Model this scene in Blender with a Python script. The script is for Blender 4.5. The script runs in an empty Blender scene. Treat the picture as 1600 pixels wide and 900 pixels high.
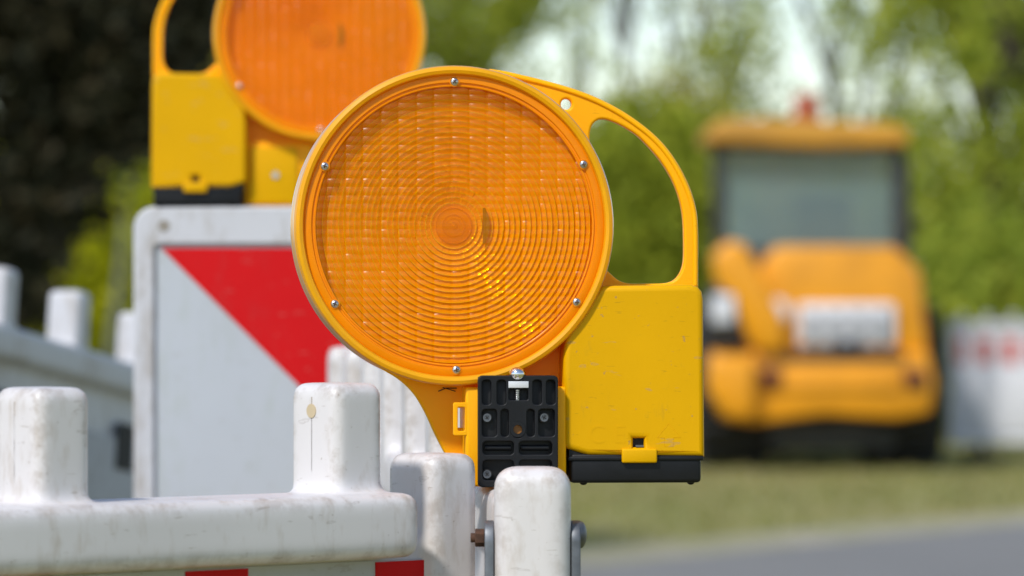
import bpy, bmesh, math, random
import numpy as np
from mathutils import Vector, Matrix
R = math.radians
sc = bpy.context.scene
COL = sc.collection

# ------------------------------------------------------------------ camera, sky, sun, exposure
F = 160.0 / 36.0 * 1600.0      # focal length in pixels of the photograph
H = 1.16                       # eye height
HZ = 480.0                     # row of the horizon
cam = bpy.data.cameras.new('camera'); cam_o = bpy.data.objects.new('camera', cam); COL.objects.link(cam_o)
cam.lens = 160; cam.sensor_width = 36; cam.clip_start = 0.1; cam.clip_end = 4000
cam_o.location = (0, 0, H); cam_o.rotation_euler = (R(90), 0, 0)
cam.shift_y = (HZ - 450.0) / 1600.0
cam.dof.use_dof = True; cam.dof.focus_distance = 3.06; cam.dof.aperture_fstop = 160 / 18.5
sc.camera = cam_o
SUN = Vector((-0.50, -0.72, 0.92)).normalized()
EL = math.asin(SUN.z); ROT = math.atan2(SUN.x, SUN.y)
w = bpy.data.worlds.new('World'); sc.world = w; w.use_nodes = True
nt = w.node_tree; bg = nt.nodes['Background']
sky = nt.nodes.new('ShaderNodeTexSky'); sky.sky_type = 'NISHITA'; sky.sun_disc = False
sky.sun_elevation = EL; sky.sun_rotation = ROT; sky.air_density = 1.0; sky.dust_density = 0.3; sky.ozone_density = 1.4
hs = nt.nodes.new('ShaderNodeHueSaturation'); hs.inputs['Saturation'].default_value = 0.9      # thin high haze
nt.links.new(sky.outputs[0], hs.inputs['Color']); nt.links.new(hs.outputs[0], bg.inputs[0]); bg.inputs[1].default_value = 0.118
sl = bpy.data.lights.new('sun', 'SUN'); sl.energy = 2.5; sl.angle = R(5); sl.color = (1, 0.955, 0.88)
so = bpy.data.objects.new('sun', sl); COL.objects.link(so); so.rotation_euler = SUN.to_track_quat('Z', 'Y').to_euler(); so.location = (-8, -8, 20)
vs = sc.view_settings; vs.view_transform = 'Standard'; vs.look = 'None'; vs.exposure = 0.55; vs.gamma = 1.0
sc.cycles.use_denoising = True
sc.cycles.max_bounces = 18; sc.cycles.diffuse_bounces = 16; sc.cycles.glossy_bounces = 8; sc.cycles.transparent_max_bounces = 24; sc.cycles.transmission_bounces = 10
sc.cycles.caustics_reflective = False; sc.cycles.caustics_refractive = True; sc.cycles.blur_glossy = 1.0

# ------------------------------------------------------------------ materials
def new_mat(name):
    m = bpy.data.materials.new(name); m.use_nodes = True
    return m, m.node_tree, m.node_tree.nodes['Principled BSDF']
def sock(p, *names):
    for n in names:
        if n in p.inputs: return p.inputs[n]
def tex_noise(nt, scale, detail=4, rough=0.55, vec=None, stretch=None):
    n = nt.nodes.new('ShaderNodeTexNoise'); n.inputs['Scale'].default_value = scale; n.inputs['Detail'].default_value = detail
    n.inputs['Roughness'].default_value = rough
    tc = nt.nodes.new('ShaderNodeTexCoord'); out = tc.outputs['Object']
    if stretch:
        mp = nt.nodes.new('ShaderNodeMapping'); mp.inputs['Scale'].default_value = stretch
        nt.links.new(out, mp.inputs[0]); out = mp.outputs[0]
    nt.links.new(out, n.inputs['Vector'])
    return n
def ramp(nt, src, stops):
    r = nt.nodes.new('ShaderNodeValToRGB'); e = r.color_ramp.elements
    while len(e) < len(stops): e.new(0.5)
    for k, (p, c) in enumerate(stops):
        e[k].position = p; e[k].color = (*c, 1) if len(c) == 3 else c
    nt.links.new(src, r.inputs[0]); return r
def mixc(nt, fac, a, b):
    m = nt.nodes.new('ShaderNodeMix'); m.data_type = 'RGBA'
    for s, v in ((m.inputs[0], fac), (m.inputs[6], a), (m.inputs[7], b)):
        if hasattr(v, 'links'): nt.links.new(v, s)
        elif isinstance(v, (int, float)): s.default_value = v
        else: s.default_value = (*v, 1)
    return m.outputs[2]
def bump(nt, p, src, strength, dist):
    b = nt.nodes.new('ShaderNodeBump'); b.inputs['Strength'].default_value = strength; b.inputs['Distance'].default_value = dist
    nt.links.new(src, b.inputs['Height']); nt.links.new(b.outputs[0], p.inputs['Normal'])
def plain(name, col, rough=0.5, metal=0.0, vary=0.12, scale=30, bumpd=0.0, spec=0.5):
    m, nt, p = new_mat(name)
    n = tex_noise(nt, scale)
    a = tuple(c * (1 - vary) for c in col); b = tuple(min(1, c * (1 + vary)) for c in col)
    r = ramp(nt, n.outputs[0], [(0.3, a), (0.7, b)])
    nt.links.new(r.outputs[0], p.inputs['Base Color'])
    p.inputs['Roughness'].default_value = rough; p.inputs['Metallic'].default_value = metal
    sock(p, 'Specular IOR Level').default_value = spec
    if bumpd: bump(nt, p, n.outputs[0], 0.5, bumpd)
    return m
def plastic_dirty(name, col, dirt, amount=0.5, scale=14, rough=0.45, sub=0.0, mottle=0.05, lo=0.27, hi=0.42, spec=0.5, edges=False):
    """moulded plastic with vertical grime streaks and scuffs"""
    m, nt, p = new_mat(name)
    big = tex_noise(nt, scale, 6, 0.62, stretch=(1.6, 1.6, 0.45))
    fine = tex_noise(nt, scale * 7, 5, 0.6, stretch=(1.4, 1.4, 0.5))
    mot = tex_noise(nt, scale * 0.5, 3, 0.5)
    base = ramp(nt, mot.outputs[0], [(0.3, tuple(c * (1 - mottle) for c in col)), (0.7, tuple(min(1, c * (1 + mottle)) for c in col))])
    mult = nt.nodes.new('ShaderNodeMath'); mult.operation = 'MULTIPLY'
    nt.links.new(big.outputs[0], mult.inputs[0]); nt.links.new(fine.outputs[0], mult.inputs[1])
    f = ramp(nt, mult.outputs[0], [(lo, (0, 0, 0)), (hi, (amount,) * 3)])
    scr = tex_noise(nt, scale * 5, 2, 0.5, stretch=(1, 1, 6))
    f2 = ramp(nt, scr.outputs[0], [(0.70, (0, 0, 0)), (0.76, (amount * 0.8,) * 3)])
    c1 = mixc(nt, f.outputs[0], base.outputs[0], dirt)
    c2 = mixc(nt, f2.outputs[0], c1, tuple(d * 0.7 for d in dirt))
    if edges:      # scuffed outer edges, grit specks and a few hairline scrapes
        if edges != 'flat':
            ge = nt.nodes.new('ShaderNodeNewGeometry'); pr = ramp(nt, ge.outputs['Pointiness'], [(0.503, (0, 0, 0)), (0.525, (1, 1, 1))])
            wn = tex_noise(nt, 60, 4, 0.7); wr = ramp(nt, wn.outputs[0], [(0.46, (0, 0, 0)), (0.62, (0.5,) * 3)])
            wm = nt.nodes.new('ShaderNodeMath'); wm.operation = 'MULTIPLY'; nt.links.new(pr.outputs[0], wm.inputs[0]); nt.links.new(wr.outputs[0], wm.inputs[1])
            c2 = mixc(nt, wm.outputs[0], c2, (0.30, 0.24, 0.19))
        sp = tex_noise(nt, 240, 2, 0.5); sr = ramp(nt, sp.outputs[0], [(0.72, (0, 0, 0)), (0.76, (0.45,) * 3)]); c2 = mixc(nt, sr.outputs[0], c2, (0.22, 0.16, 0.11))
        hl = tex_noise(nt, 55, 3, 0.6, stretch=(0.6, 0.6, 2.2)); hr = ramp(nt, hl.outputs[0], [(0.66, (0, 0, 0)), (0.69, (0.34,) * 3), (0.72, (0.06,) * 3)]); c2 = mixc(nt, hr.outputs[0], c2, (0.25, 0.2, 0.17))
    nt.links.new(c2, p.inputs['Base Color'])
    p.inputs['Roughness'].default_value = rough; sock(p, 'Specular IOR Level').default_value = spec
    if sub:
        sock(p, 'Subsurface Weight').default_value = sub
        sock(p, 'Subsurface Radius').default_value = (0.01, 0.006, 0.003)
        sock(p, 'Subsurface Scale').default_value = 0.5
    bump(nt, p, fine.outputs[0], 0.12, 0.001)
    return m
def leaf_mat(name, cols, trans=0.45):
    m, nt, p = new_mat(name)
    g = nt.nodes.new('ShaderNodeNewGeometry')
    st = [(k / max(1, len(cols) - 1), c) for k, c in enumerate(cols)]
    r = ramp(nt, g.outputs['Random Per Island'], st)
    nt.links.new(r.outputs[0], p.inputs['Base Color']); p.inputs['Roughness'].default_value = 0.6; sock(p, 'Specular IOR Level').default_value = 0.15
    t = nt.nodes.new('ShaderNodeBsdfTranslucent'); nt.links.new(r.outputs[0], t.inputs[0])
    mx = nt.nodes.new('ShaderNodeMixShader'); mx.inputs[0].default_value = trans
    nt.links.new(p.outputs[0], mx.inputs[1]); nt.links.new(t.outputs[0], mx.inputs[2])
    nt.links.new(mx.outputs[0], nt.nodes['Material Output'].inputs[0])
    return m
def amber(name, tint, body, clear, trans, ior, rough, prism=False):
    """tinted clear plastic: part of the light passes straight through, part is scattered, the surface reflects"""
    m, nt, p = new_mat(name); nt.nodes.remove(p)
    N = nt.nodes.new; L = nt.links.new
    tr = N('ShaderNodeBsdfRefraction' if prism else 'ShaderNodeBsdfTransparent'); tr.inputs[0].default_value = (*tint, 1)
    if prism:      # half of the clear share is bent by the facets
        tr.inputs['IOR'].default_value = 1.5; tr.inputs['Roughness'].default_value = 0.06
        t2 = N('ShaderNodeBsdfTransparent'); t2.inputs[0].default_value = (*tint, 1); tm = N('ShaderNodeMixShader'); L(tr.outputs[0], tm.inputs[1]); L(t2.outputs[0], tm.inputs[2]); tr = tm
    no = tex_noise(nt, 45, 4, 0.6)
    r = ramp(nt, no.outputs[0], [(0.3, tuple(c * 0.9 for c in body)), (0.7, body)])
    df = N('ShaderNodeBsdfDiffuse'); L(r.outputs[0], df.inputs[0])
    tl = N('ShaderNodeBsdfTranslucent'); L(r.outputs[0], tl.inputs[0])
    a = N('ShaderNodeMixShader'); a.inputs[0].default_value = trans; L(df.outputs[0], a.inputs[1]); L(tl.outputs[0], a.inputs[2])
    b = N('ShaderNodeMixShader'); b.inputs[0].default_value = clear; L(a.outputs[0], b.inputs[1]); L(tr.outputs[0], b.inputs[2])
    gl = N('ShaderNodeBsdfGlossy'); gl.inputs['Roughness'].default_value = rough; gl.inputs[0].default_value = (1, 1, 1, 1)
    fr = N('ShaderNodeFresnel'); ge = N('ShaderNodeNewGeometry'); ma = N('ShaderNodeMath'); ma.operation = 'MULTIPLY_ADD'   # a thin sheet reflects alike from both sides
    ma.inputs[1].default_value = 1 / ior - ior; ma.inputs[2].default_value = ior; L(ge.outputs['Backfacing'], ma.inputs[0]); L(ma.outputs[0], fr.inputs[0])
    c = N('ShaderNodeMixShader'); L(fr.outputs[0], c.inputs[0]); L(b.outputs[0], c.inputs[1]); L(gl.outputs[0], c.inputs[2])
    L(c.outputs[0], nt.nodes['Material Output'].inputs[0])
    return m

M = {}
M['white'] = plastic_dirty('dirty white plastic', (0.64, 0.61, 0.605), (0.36, 0.28, 0.20), 0.55, 11, 0.42, edges=True, lo=0.275, hi=0.45)
M['white_far'] = plastic_dirty('grey white plastic', (0.52, 0.52, 0.545), (0.25, 0.20, 0.14), 0.5, 8, 0.5)
M['white_shade'] = plastic_dirty('shaded grimy plastic', (0.34, 0.34, 0.355), (0.14, 0.12, 0.08), 0.55, 9, 0.55)  # base colour greyed to hold the shade on the panel, plus dirt streaks
M['housing'] = plastic_dirty('amber yellow plastic', (0.98, 0.43, 0.003), (0.6, 0.22, 0.01), 0.3, 24, 0.35, sub=0.25, lo=0.36, hi=0.5, spec=0.15)
M['box'] = plastic_dirty('mustard yellow plastic', (0.68, 0.355, 0.0), (0.38, 0.24, 0.02), 0.4, 20, 0.45, lo=0.345, hi=0.5, spec=0.12, edges='flat')
M['black'] = plain('black plastic', (0.006, 0.0065, 0.008), 0.5, 0, 0.35, 60, 0.0004, spec=0.3)
M['cavity'] = plain('dark cavity', (0.008, 0.008, 0.008), 0.7)
M['zinc'] = plain('zinc plated steel', (0.55, 0.56, 0.58), 0.28, 1.0, 0.12, 200)
M['chrome'] = plain('polished bolt', (0.75, 0.75, 0.76), 0.12, 1.0, 0.05, 50)
M['galv'] = plain('galvanised strap', (0.15, 0.16, 0.175), 0.5, 0.75, 0.3, 60, 0.0008)
M['rust'] = plain('rusty bolt', (0.075, 0.035, 0.02), 0.85, 0.1, 0.5, 160, 0.001)
M['tin'] = plain('aluminium label', (0.62, 0.63, 0.65), 0.4, 0.2)
M['sheet'] = plastic_dirty('silver reflective sheet', (0.44, 0.462, 0.495), (0.36, 0.39, 0.35), 0.4, 9, 0.35, edges='flat')
M['red'] = plastic_dirty('red reflective sheet', (0.56, 0.007, 0.009), (0.42, 0.03, 0.03), 0.4, 9, 0.4, spec=0.12, edges='flat')
M['red_far'] = plain('faded red sheet', (0.60, 0.07, 0.045), 0.5)
M['redspot'] = plain('red spot', (0.5, 0.05, 0.03), 0.6)
M['rubber'] = plain('black rubber', (0.02, 0.02, 0.02), 0.8)
M['lens'] = amber('amber lens', (1.0, 0.76, 0.05), (1.0, 0.36, 0.001), 0.86, 0.25, 1.28, 0.30)
M['flange'] = amber('amber flange', (1.0, 0.5, 0.03), (1.0, 0.33, 0.001), 0.08, 0.2, 1.25, 0.25)
M['rings'] = amber('amber ring optic', (1.0, 0.78, 0.05), (1.0, 0.56, 0.002), 0.12, 0.18, 1.35, 0.27, True)
M['lit_ridges'] = amber('lit amber ridge edge', (1.0, 0.85, 0.1), (1.0, 0.84, 0.05), 0.15, 0.2, 1.5, 0.12, True)  # paler yellow paints in the light caught along the ring edges
M['drum'] = amber('translucent yellow shell', (1, 0.6, 0.05), (1.0, 0.50, 0.004), 0.0, 0.32, 1.35, 0.3)
M['bulb'] = amber('amber bulb cover', (1.0, 0.92, 0.6), (1.0, 0.6, 0.01), 0.75, 0.3, 1.4, 0.12)
M['rings_rear'] = amber('dull amber ring optic', (1.0, 0.7, 0.04), (1.0, 0.48, 0.001), 0.12, 0.2, 1.15, 0.55)
M['loader'] = plain('machine yellow paint', (0.74, 0.30, 0.006), 0.4, 0, 0.15, 3)
M['roof'] = plain('weathered roof paint', (0.52, 0.25, 0.02), 0.55, 0, 0.2, 3)
M['loader_dark'] = plain('dark machine steel', (0.025, 0.026, 0.028), 0.6, 0, 0.3, 4)
M['tyre'] = plain('tyre rubber', (0.016, 0.016, 0.018), 0.85, 0, 0.3, 8)
M['beacon'] = plain('red orange beacon', (0.36, 0.085, 0.035), 0.5)
M['pale'] = plain('pale plate', (0.66, 0.66, 0.69), 0.5)
M['taillight'] = plain('tail light red', (0.10, 0.015, 0.01), 0.4)
gm, gnt, gp = new_mat('cab glass'); gp.inputs['Base Color'].default_value = (0.20, 0.31, 0.33, 1); gp.inputs['Roughness'].default_value = 0.05
gp.inputs['Alpha'].default_value = 0.33; gp.inputs['Metallic'].default_value = 0.0; gp.inputs['IOR'].default_value = 1.5
M['glass'] = gm
M['seat'] = plain('dark seat', (0.02, 0.018, 0.02), 0.8)
M['bark'] = plain('bark', (0.05, 0.04, 0.03), 0.9, 0, 0.4, 6, 0.02)
M['leaf_fresh'] = leaf_mat('fresh green leaves', [(0.205, 0.275, 0.032), (0.339, 0.404, 0.044), (0.510, 0.516, 0.068)])
M['leaf_mid'] = leaf_mat('green leaves', [(0.200, 0.262, 0.026), (0.326, 0.372, 0.035), (0.500, 0.526, 0.050)])
M['leaf_olive'] = leaf_mat('olive leaves', [(0.249, 0.243, 0.053), (0.414, 0.387, 0.078), (0.623, 0.527, 0.137)])
M['leaf_dark'] = leaf_mat('dark needles', [(0.013, 0.015, 0.006), (0.026, 0.026, 0.011), (0.048, 0.039, 0.018)], 0.1)
M['leaf_lime'] = leaf_mat('lime leaves', [(0.346, 0.395, 0.011), (0.519, 0.536, 0.014), (0.692, 0.649, 0.034)])

# ------------------------------------------------------------------ mesh helpers
def link(name, me, mat=None, parent=None, smooth=None):
    o = bpy.data.objects.new(name, me); COL.objects.link(o)
    if mat is not None and not me.materials: me.materials.append(mat)
    if parent: o.parent = parent
    if smooth is not None:
        for p in me.polygons: p.use_smooth = True
        if smooth < 179:
            me.set_sharp_from_angle(angle=R(smooth))
    return o
class MB:
    def __init__(s): s.bm = bmesh.new()
    def _x(s, vs, loc, rot):
        m = Matrix.Translation(loc)
        if rot is not None: m = m @ (rot if isinstance(rot, Matrix) else Matrix.Rotation(rot, 4, 'Z'))
        bmesh.ops.transform(s.bm, matrix=m, verts=vs)
    def box(s, c, d, bev=0.0, seg=3, rot=None, mi=0):
        b = bmesh.new(); bmesh.ops.create_cube(b, size=1)
        bmesh.ops.scale(b, vec=d, verts=b.verts)
        if bev: bmesh.ops.bevel(b, geom=list(b.edges), offset=bev, segments=seg, profile=0.5, affect='EDGES')
        s.merge(b, c, rot, mi); return s
    def merge(s, b, loc=(0, 0, 0), rot=None, mi=0):
        m = Matrix.Translation(loc)
        if rot is not None: m = m @ (rot if isinstance(rot, Matrix) else Matrix.Rotation(rot, 4, 'Z'))
        bmesh.ops.transform(b, matrix=m, verts=b.verts)
        me = bpy.data.meshes.new('t'); b.to_mesh(me); b.free()
        n0 = len(s.bm.faces); s.bm.from_mesh(me); bpy.data.meshes.remove(me)
        if mi:
            s.bm.faces.ensure_lookup_table()
            for f in list(s.bm.faces)[n0:]: f.material_index = mi
    def cyl(s, p0, p1, r0, r1=None, n=24, bev=0.0, mi=0):
        p0, p1 = Vector(p0), Vector(p1); d = p1 - p0; r1 = r0 if r1 is None else r1
        b = bmesh.new(); bmesh.ops.create_cone(b, cap_ends=True, segments=n, radius1=r0, radius2=r1, depth=d.length)
        if bev:
            ed = [e for e in b.edges if len(e.link_faces) == 2 and any(len(f.verts) > 4 for f in e.link_faces)]
            bmesh.ops.bevel(b, geom=ed, offset=bev, segments=3, profile=0.5, affect='EDGES')
        s.merge(b, (p0 + p1) / 2, d.to_track_quat('Z', 'Y').to_matrix().to_4x4(), mi); return s
    def dome(s, c, axis, r, h, n=20, mi=0):
        b = bmesh.new(); bmesh.ops.create_uvsphere(b, u_segments=n, v_segments=10, radius=1)
        bmesh.ops.scale(b, vec=(r, r, h), verts=b.verts)
        s.merge(b, c, Vector(axis).to_track_quat('Z', 'Y').to_matrix().to_4x4(), mi); return s
    def lathe(s, prof, n=96, axis='Y', mi=0, closed=True):
        """prof: (radius, offset along the axis) pairs"""
        vs = []
        for (r, a) in prof:
            row = []
            for k in range(n):
                t = 2 * math.pi * k / n
                if axis == 'Y': v = (r * math.cos(t), a, r * math.sin(t))
                elif axis == 'X': v = (a, r * math.cos(t), r * math.sin(t))
                else: v = (r * math.cos(t), r * math.sin(t), a)
                row.append(s.bm.verts.new(v))
            vs.append(row)
        m = len(vs)
        for i in range(m if closed else m - 1):
            A, B = vs[i], vs[(i + 1) % m]
            for k in range(n):
                f = s.bm.faces.new((A[k], A[(k + 1) % n], B[(k + 1) % n], B[k])); f.material_index = mi
        return s
    def tube(s, pts, rad, n=8, mi=0):
        pts = [Vector(p) for p in pts]; rows = []
        for i, p in enumerate(pts):
            d = (pts[min(i + 1, len(pts) - 1)] - pts[max(i - 1, 0)]).normalized()
            u = d.orthogonal().normalized() if i == 0 else (u0 - d * u0.dot(d)).normalized()
            u0 = u; v = d.cross(u); r = rad[i] if isinstance(rad, (list, tuple)) else rad
            rows.append([s.bm.verts.new(p + r * (math.cos(2 * math.pi * k / n) * u + math.sin(2 * math.pi * k / n) * v)) for k in range(n)])
        for A, B in zip(rows, rows[1:]):
            for k in range(n):
                s.bm.faces.new((A[k], A[(k + 1) % n], B[(k + 1) % n], B[k])).material_index = mi
        s.bm.faces.new(rows[0][::-1]); s.bm.faces.new(rows[-1]); return s
    def prism(s, pts, y0, y1, bev=0.0, mi=0):
        """polygon in x,z pushed from y0 to y1"""
        b = bmesh.new(); vs = [b.verts.new((x, y0, z)) for x, z in pts]; f = b.faces.new(vs)
        r = bmesh.ops.extrude_face_region(b, geom=[f]); bmesh.ops.translate(b, vec=(0, y1 - y0, 0), verts=[g for g in r['geom'] if isinstance(g, bmesh.types.BMVert)])
        if bev: bmesh.ops.bevel(b, geom=list(b.edges), offset=bev, segments=3, profile=0.5, affect='EDGES', clamp_overlap=True)
        bmesh.ops.recalc_face_normals(b, faces=b.faces)
        s.merge(b, (0, 0, 0), None, mi); return s
    def me(s, name):
        bmesh.ops.recalc_face_normals(s.bm, faces=s.bm.faces)
        me = bpy.data.meshes.new(name); s.bm.to_mesh(me); s.bm.free(); return me
    def build(s, name, mats, parent=None, smooth=35, loc=None):
        me = s.me(name)
        for m in (mats if isinstance(mats, (list, tuple)) else [mats]): me.materials.append(m)
        o = link(name, me, None, parent, smooth)
        if loc is not None: o.location = loc
        return o
def curve_mesh(polys, half, bev, res=2, smooth_pts=False):
    """flat plate with holes: outlines in x,z, thickness 2*half in y, rounded edges"""
    cu = bpy.data.curves.new('c', 'CURVE'); cu.dimensions = '2D'; cu.fill_mode = 'BOTH'
    cu.extrude = max(1e-5, half - bev); cu.bevel_depth = bev; cu.bevel_resolution = res; cu.offset = -bev
    for pts in polys:
        sp = cu.splines.new('POLY'); sp.points.add(len(pts) - 1)
        for q, (x, z) in zip(sp.points, pts): q.co = (x, z, 0, 1)
        sp.use_cyclic_u = True
    o = bpy.data.objects.new('c', cu); COL.objects.link(o)
    bpy.context.view_layer.update()
    me = bpy.data.meshes.new_from_object(o.evaluated_get(bpy.context.evaluated_depsgraph_get()))
    me.transform(Matrix.Rotation(R(90), 4, 'X')); me.materials.clear()
    bpy.data.objects.remove(o); bpy.data.curves.remove(cu)
    return me
def text_mesh(txt, size, depth):
    cu = bpy.data.curves.new('t', 'FONT'); cu.body = txt; cu.size = size; cu.extrude = depth; cu.align_x = 'CENTER'; cu.align_y = 'CENTER'
    o = bpy.data.objects.new('t', cu); COL.objects.link(o); bpy.context.view_layer.update()
    me = bpy.data.meshes.new_from_object(o.evaluated_get(bpy.context.evaluated_depsgraph_get()))
    me.transform(Matrix.Rotation(R(90), 4, 'X')); me.materials.clear()
    bpy.data.objects.remove(o); bpy.data.curves.remove(cu); return me
def rrect(x0, x1, z0, z1, r, n=4):
    out = []
    for cx, cz, a in ((x1 - r, z1 - r, 0), (x0 + r, z1 - r, 90), (x0 + r, z0 + r, 180), (x1 - r, z0 + r, 270)):
        for k in range(n + 1):
            t = R(a + 90 * k / n); out.append((cx + r * math.cos(t), cz + r * math.sin(t)))
    return out
def catmull(pts, n=6, closed=False):
    out = []; P = [Vector(p) for p in pts]; m = len(P)
    for i in range(m if closed else m - 1):
        a, b, c, d = (P[(i - 1) % m] if closed or i > 0 else P[0]), P[i], P[(i + 1) % m], (P[(i + 2) % m] if closed or i + 2 < m else P[-1])
        for k in range(n):
            t = k / n
            out.append(tuple(0.5 * ((2 * b) + (c - a) * t + (2 * a - 5 * b + 4 * c - d) * t * t + (3 * b - a - 3 * c + d) * t ** 3)))
    if not closed: out.append(tuple(P[-1]))
    return out
def thing(name, label, cat, loc=(0, 0, 0), rz=0, group=None):
    o = bpy.data.objects.new(name, None); COL.objects.link(o); o.location = loc; o.rotation_euler = (0, 0, rz)
    o.empty_display_size = 0.1; tag(o, label, cat, group); return o
def tag(o, label=None, cat=None, group=None, kind=None):
    if label: o['label'] = label
    if cat: o['category'] = cat
    if group: o['group'] = group
    if kind: o['kind'] = kind
    return o
def copy_tree(o, parent=None):
    c = o.copy(); COL.objects.link(c)
    if parent: c.parent = parent
    for ch in [q for q in list(COL.objects) if q.parent == o]: copy_tree(ch, c)
    return c
def W(px, py, D): return Vector(((px - 800) / F * D, D, H + (HZ - py) / F * D))

# ------------------------------------------------------------------ setting: ground, road, verge
def sheet(name, pts, z, mat):
    bm = bmesh.new(); bm.faces.new([bm.verts.new((x, y, z)) for x, y in pts])
    me = bpy.data.meshes.new(name); bm.to_mesh(me); bm.free()
    return tag(link(name, me, mat), kind='structure')
m, nt, p = new_mat('grass ground')
n1 = tex_noise(nt, 0.45, 5, 0.6); n2 = tex_noise(nt, 9, 4, 0.6)
c = ramp(nt, n1.outputs[0], [(0.32, (0.20, 0.215, 0.04)), (0.5, (0.30, 0.275, 0.075)), (0.66, (0.40, 0.33, 0.15))])
c2 = mixc(nt, 0.35, c.outputs[0], ramp(nt, n2.outputs[0], [(0.3, (0.05, 0.065, 0.015)), (0.7, (0.22, 0.20, 0.07))]).outputs[0])
nt.links.new(c2, p.inputs['Base Color']); p.inputs['Roughness'].default_value = 0.95; M['ground'] = m
m, nt, p = new_mat('asphalt')
n1 = tex_noise(nt, 160, 3, 0.7); n2 = tex_noise(nt, 0.8, 4, 0.6)
c = ramp(nt, n1.outputs[0], [(0.3, (0.145, 0.138, 0.127)), (0.7, (0.25, 0.24, 0.222))])
c2 = mixc(nt, 0.35, c.outputs[0], ramp(nt, n2.outputs[0], [(0.3, (0.11, 0.11, 0.112)), (0.7, (0.21, 0.207, 0.20))]).outputs[0])
nt.links.new(c2, p.inputs['Base Color']); p.inputs['Roughness'].default_value = 0.85; M['asphalt'] = m
m, nt, p = new_mat('sandy verge')
n1 = tex_noise(nt, 2.5, 6, 0.65)
c = ramp(nt, n1.outputs[0], [(0.32, (0.20, 0.20, 0.08)), (0.62, (0.36, 0.32, 0.24))])
nt.links.new(c.outputs[0], p.inputs['Base Color']); p.inputs['Roughness'].default_value = 0.95; M['sand'] = m
sheet('ground', [(-900, -60), (900, -60), (900, 2500), (-900, 2500)], 0.0, M['ground'])
def edge(t, off=0.0):     # road edge line through (0.2,20.0) and (3.0,26.5)
    a, b = Vector((0.515, 20.8)), Vector((2.755, 24.5)); d = (b - a).normalized(); nn = Vector((-d.y, d.x))
    q = a + d * t + nn * off; return (q.x, q.y)
sheet('roadside_verge', [edge(-35, -0.4), edge(60, -0.4), edge(60, 0.5), edge(40, 0.55), edge(20, 0.5), edge(9, 0.6), edge(5, 0.5), edge(3, 0.62), edge(1.2, 0.55), edge(0, 0.75), edge(-3, 0.8), edge(-10, 0.6), edge(-35, 0.6)], 0.004, M['sand'])
sheet('road', [edge(-35, -7.5), edge(60, -7.5), edge(60, -0.1), edge(-35, -0.1)], 0.008, M['asphalt'])

# ------------------------------------------------------------------ trees
rng = np.random.default_rng(5)
def leaves_mesh(name, centres, radii, n_each, size, flat=0.7, seed=0, mat=None, parent=None, squash=1.0):
    g = np.random.default_rng(seed)
    C = np.repeat(np.array(centres), n_each, 0); Rr = np.repeat(np.array(radii), n_each)[:, None]
    P = C + g.normal(0, 0.48, C.shape) * Rr * np.array([1, 1, squash]); N = len(P)
    a = g.normal(0, 1, (N, 3)); a /= np.linalg.norm(a, axis=1)[:, None]
    b = np.cross(a, g.normal(0, 1, (N, 3))); b /= np.linalg.norm(b, axis=1)[:, None]
    s = size * g.uniform(0.6, 1.3, (N, 1))
    V = np.stack([P - a * s * 0.5, P + b * s * 0.3, P + a * s * 0.5, P - b * s * 0.3], 1).reshape(-1, 3)
    me = bpy.data.meshes.new(name); me.vertices.add(4 * N); me.vertices.foreach_set('co', V.ravel())
    me.loops.add(4 * N); me.loops.foreach_set('vertex_index', np.arange(4 * N, dtype=np.int32))
    me.polygons.add(N); me.polygons.foreach_set('loop_start', np.arange(0, 4 * N, 4, dtype=np.int32)); me.polygons.foreach_set('loop_total', np.full(N, 4, dtype=np.int32))
    me.update(); me.validate(); return link(name, me, mat, parent)
def tree(label, x, y, height, trunk_r, crown_z, crown_r, n_clumps, per, leaf, mat, seed, lean=0.0, name='tree', clump=0.9, group=None, limbs=14):
    g = random.Random(seed); t = thing(name, label, 'tree', (x, y, 0), 0, group)
    cs, rs = [], []
    zc = (crown_z + height) / 2; hz = (height - crown_z) / 2
    while len(cs) < n_clumps:
        p = Vector((g.uniform(-1, 1), g.uniform(-1, 1), g.uniform(-1, 1)))
        if p.length > 1 or p.length < 0.25: continue
        cs.append((p.x * crown_r + lean * (zc + p.z * hz) / height, p.y * crown_r, zc + p.z * hz)); rs.append(clump * g.uniform(0.6, 1.25))
    mb = MB(); top = Vector((lean, 0, height * 0.9))
    pts = [Vector((0, 0, -0.1)) + (top - Vector((0, 0, -0.1))) * k / 8 + Vector((g.uniform(-1, 1), g.uniform(-1, 1), 0)) * 0.06 * min(k, 4) for k in range(9)]
    mb.tube(pts, [trunk_r * (1.25 if k == 0 else 1 - 0.105 * k) for k in range(9)], 9)
    for c in cs[:limbs]:
        k = min(7, max(2, int(8 * (c[2] * 0.72) / (height * 0.9)))); p0 = pts[k]; p1 = Vector(c); mid = (p0 + p1) / 2 + Vector((0, 0, 0.12 * (p1 - p0).length))
        r0 = trunk_r * (1 - 0.105 * k) * 0.5
        mb.tube([p0, mid, p1], [r0, r0 * 0.6, r0 * 0.18], 6)
    mb.build('trunk', M['bark'], t, 60)
    leaves_mesh('crown', cs, rs, per, leaf, seed=seed, mat=mat, parent=t)
    return t
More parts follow.
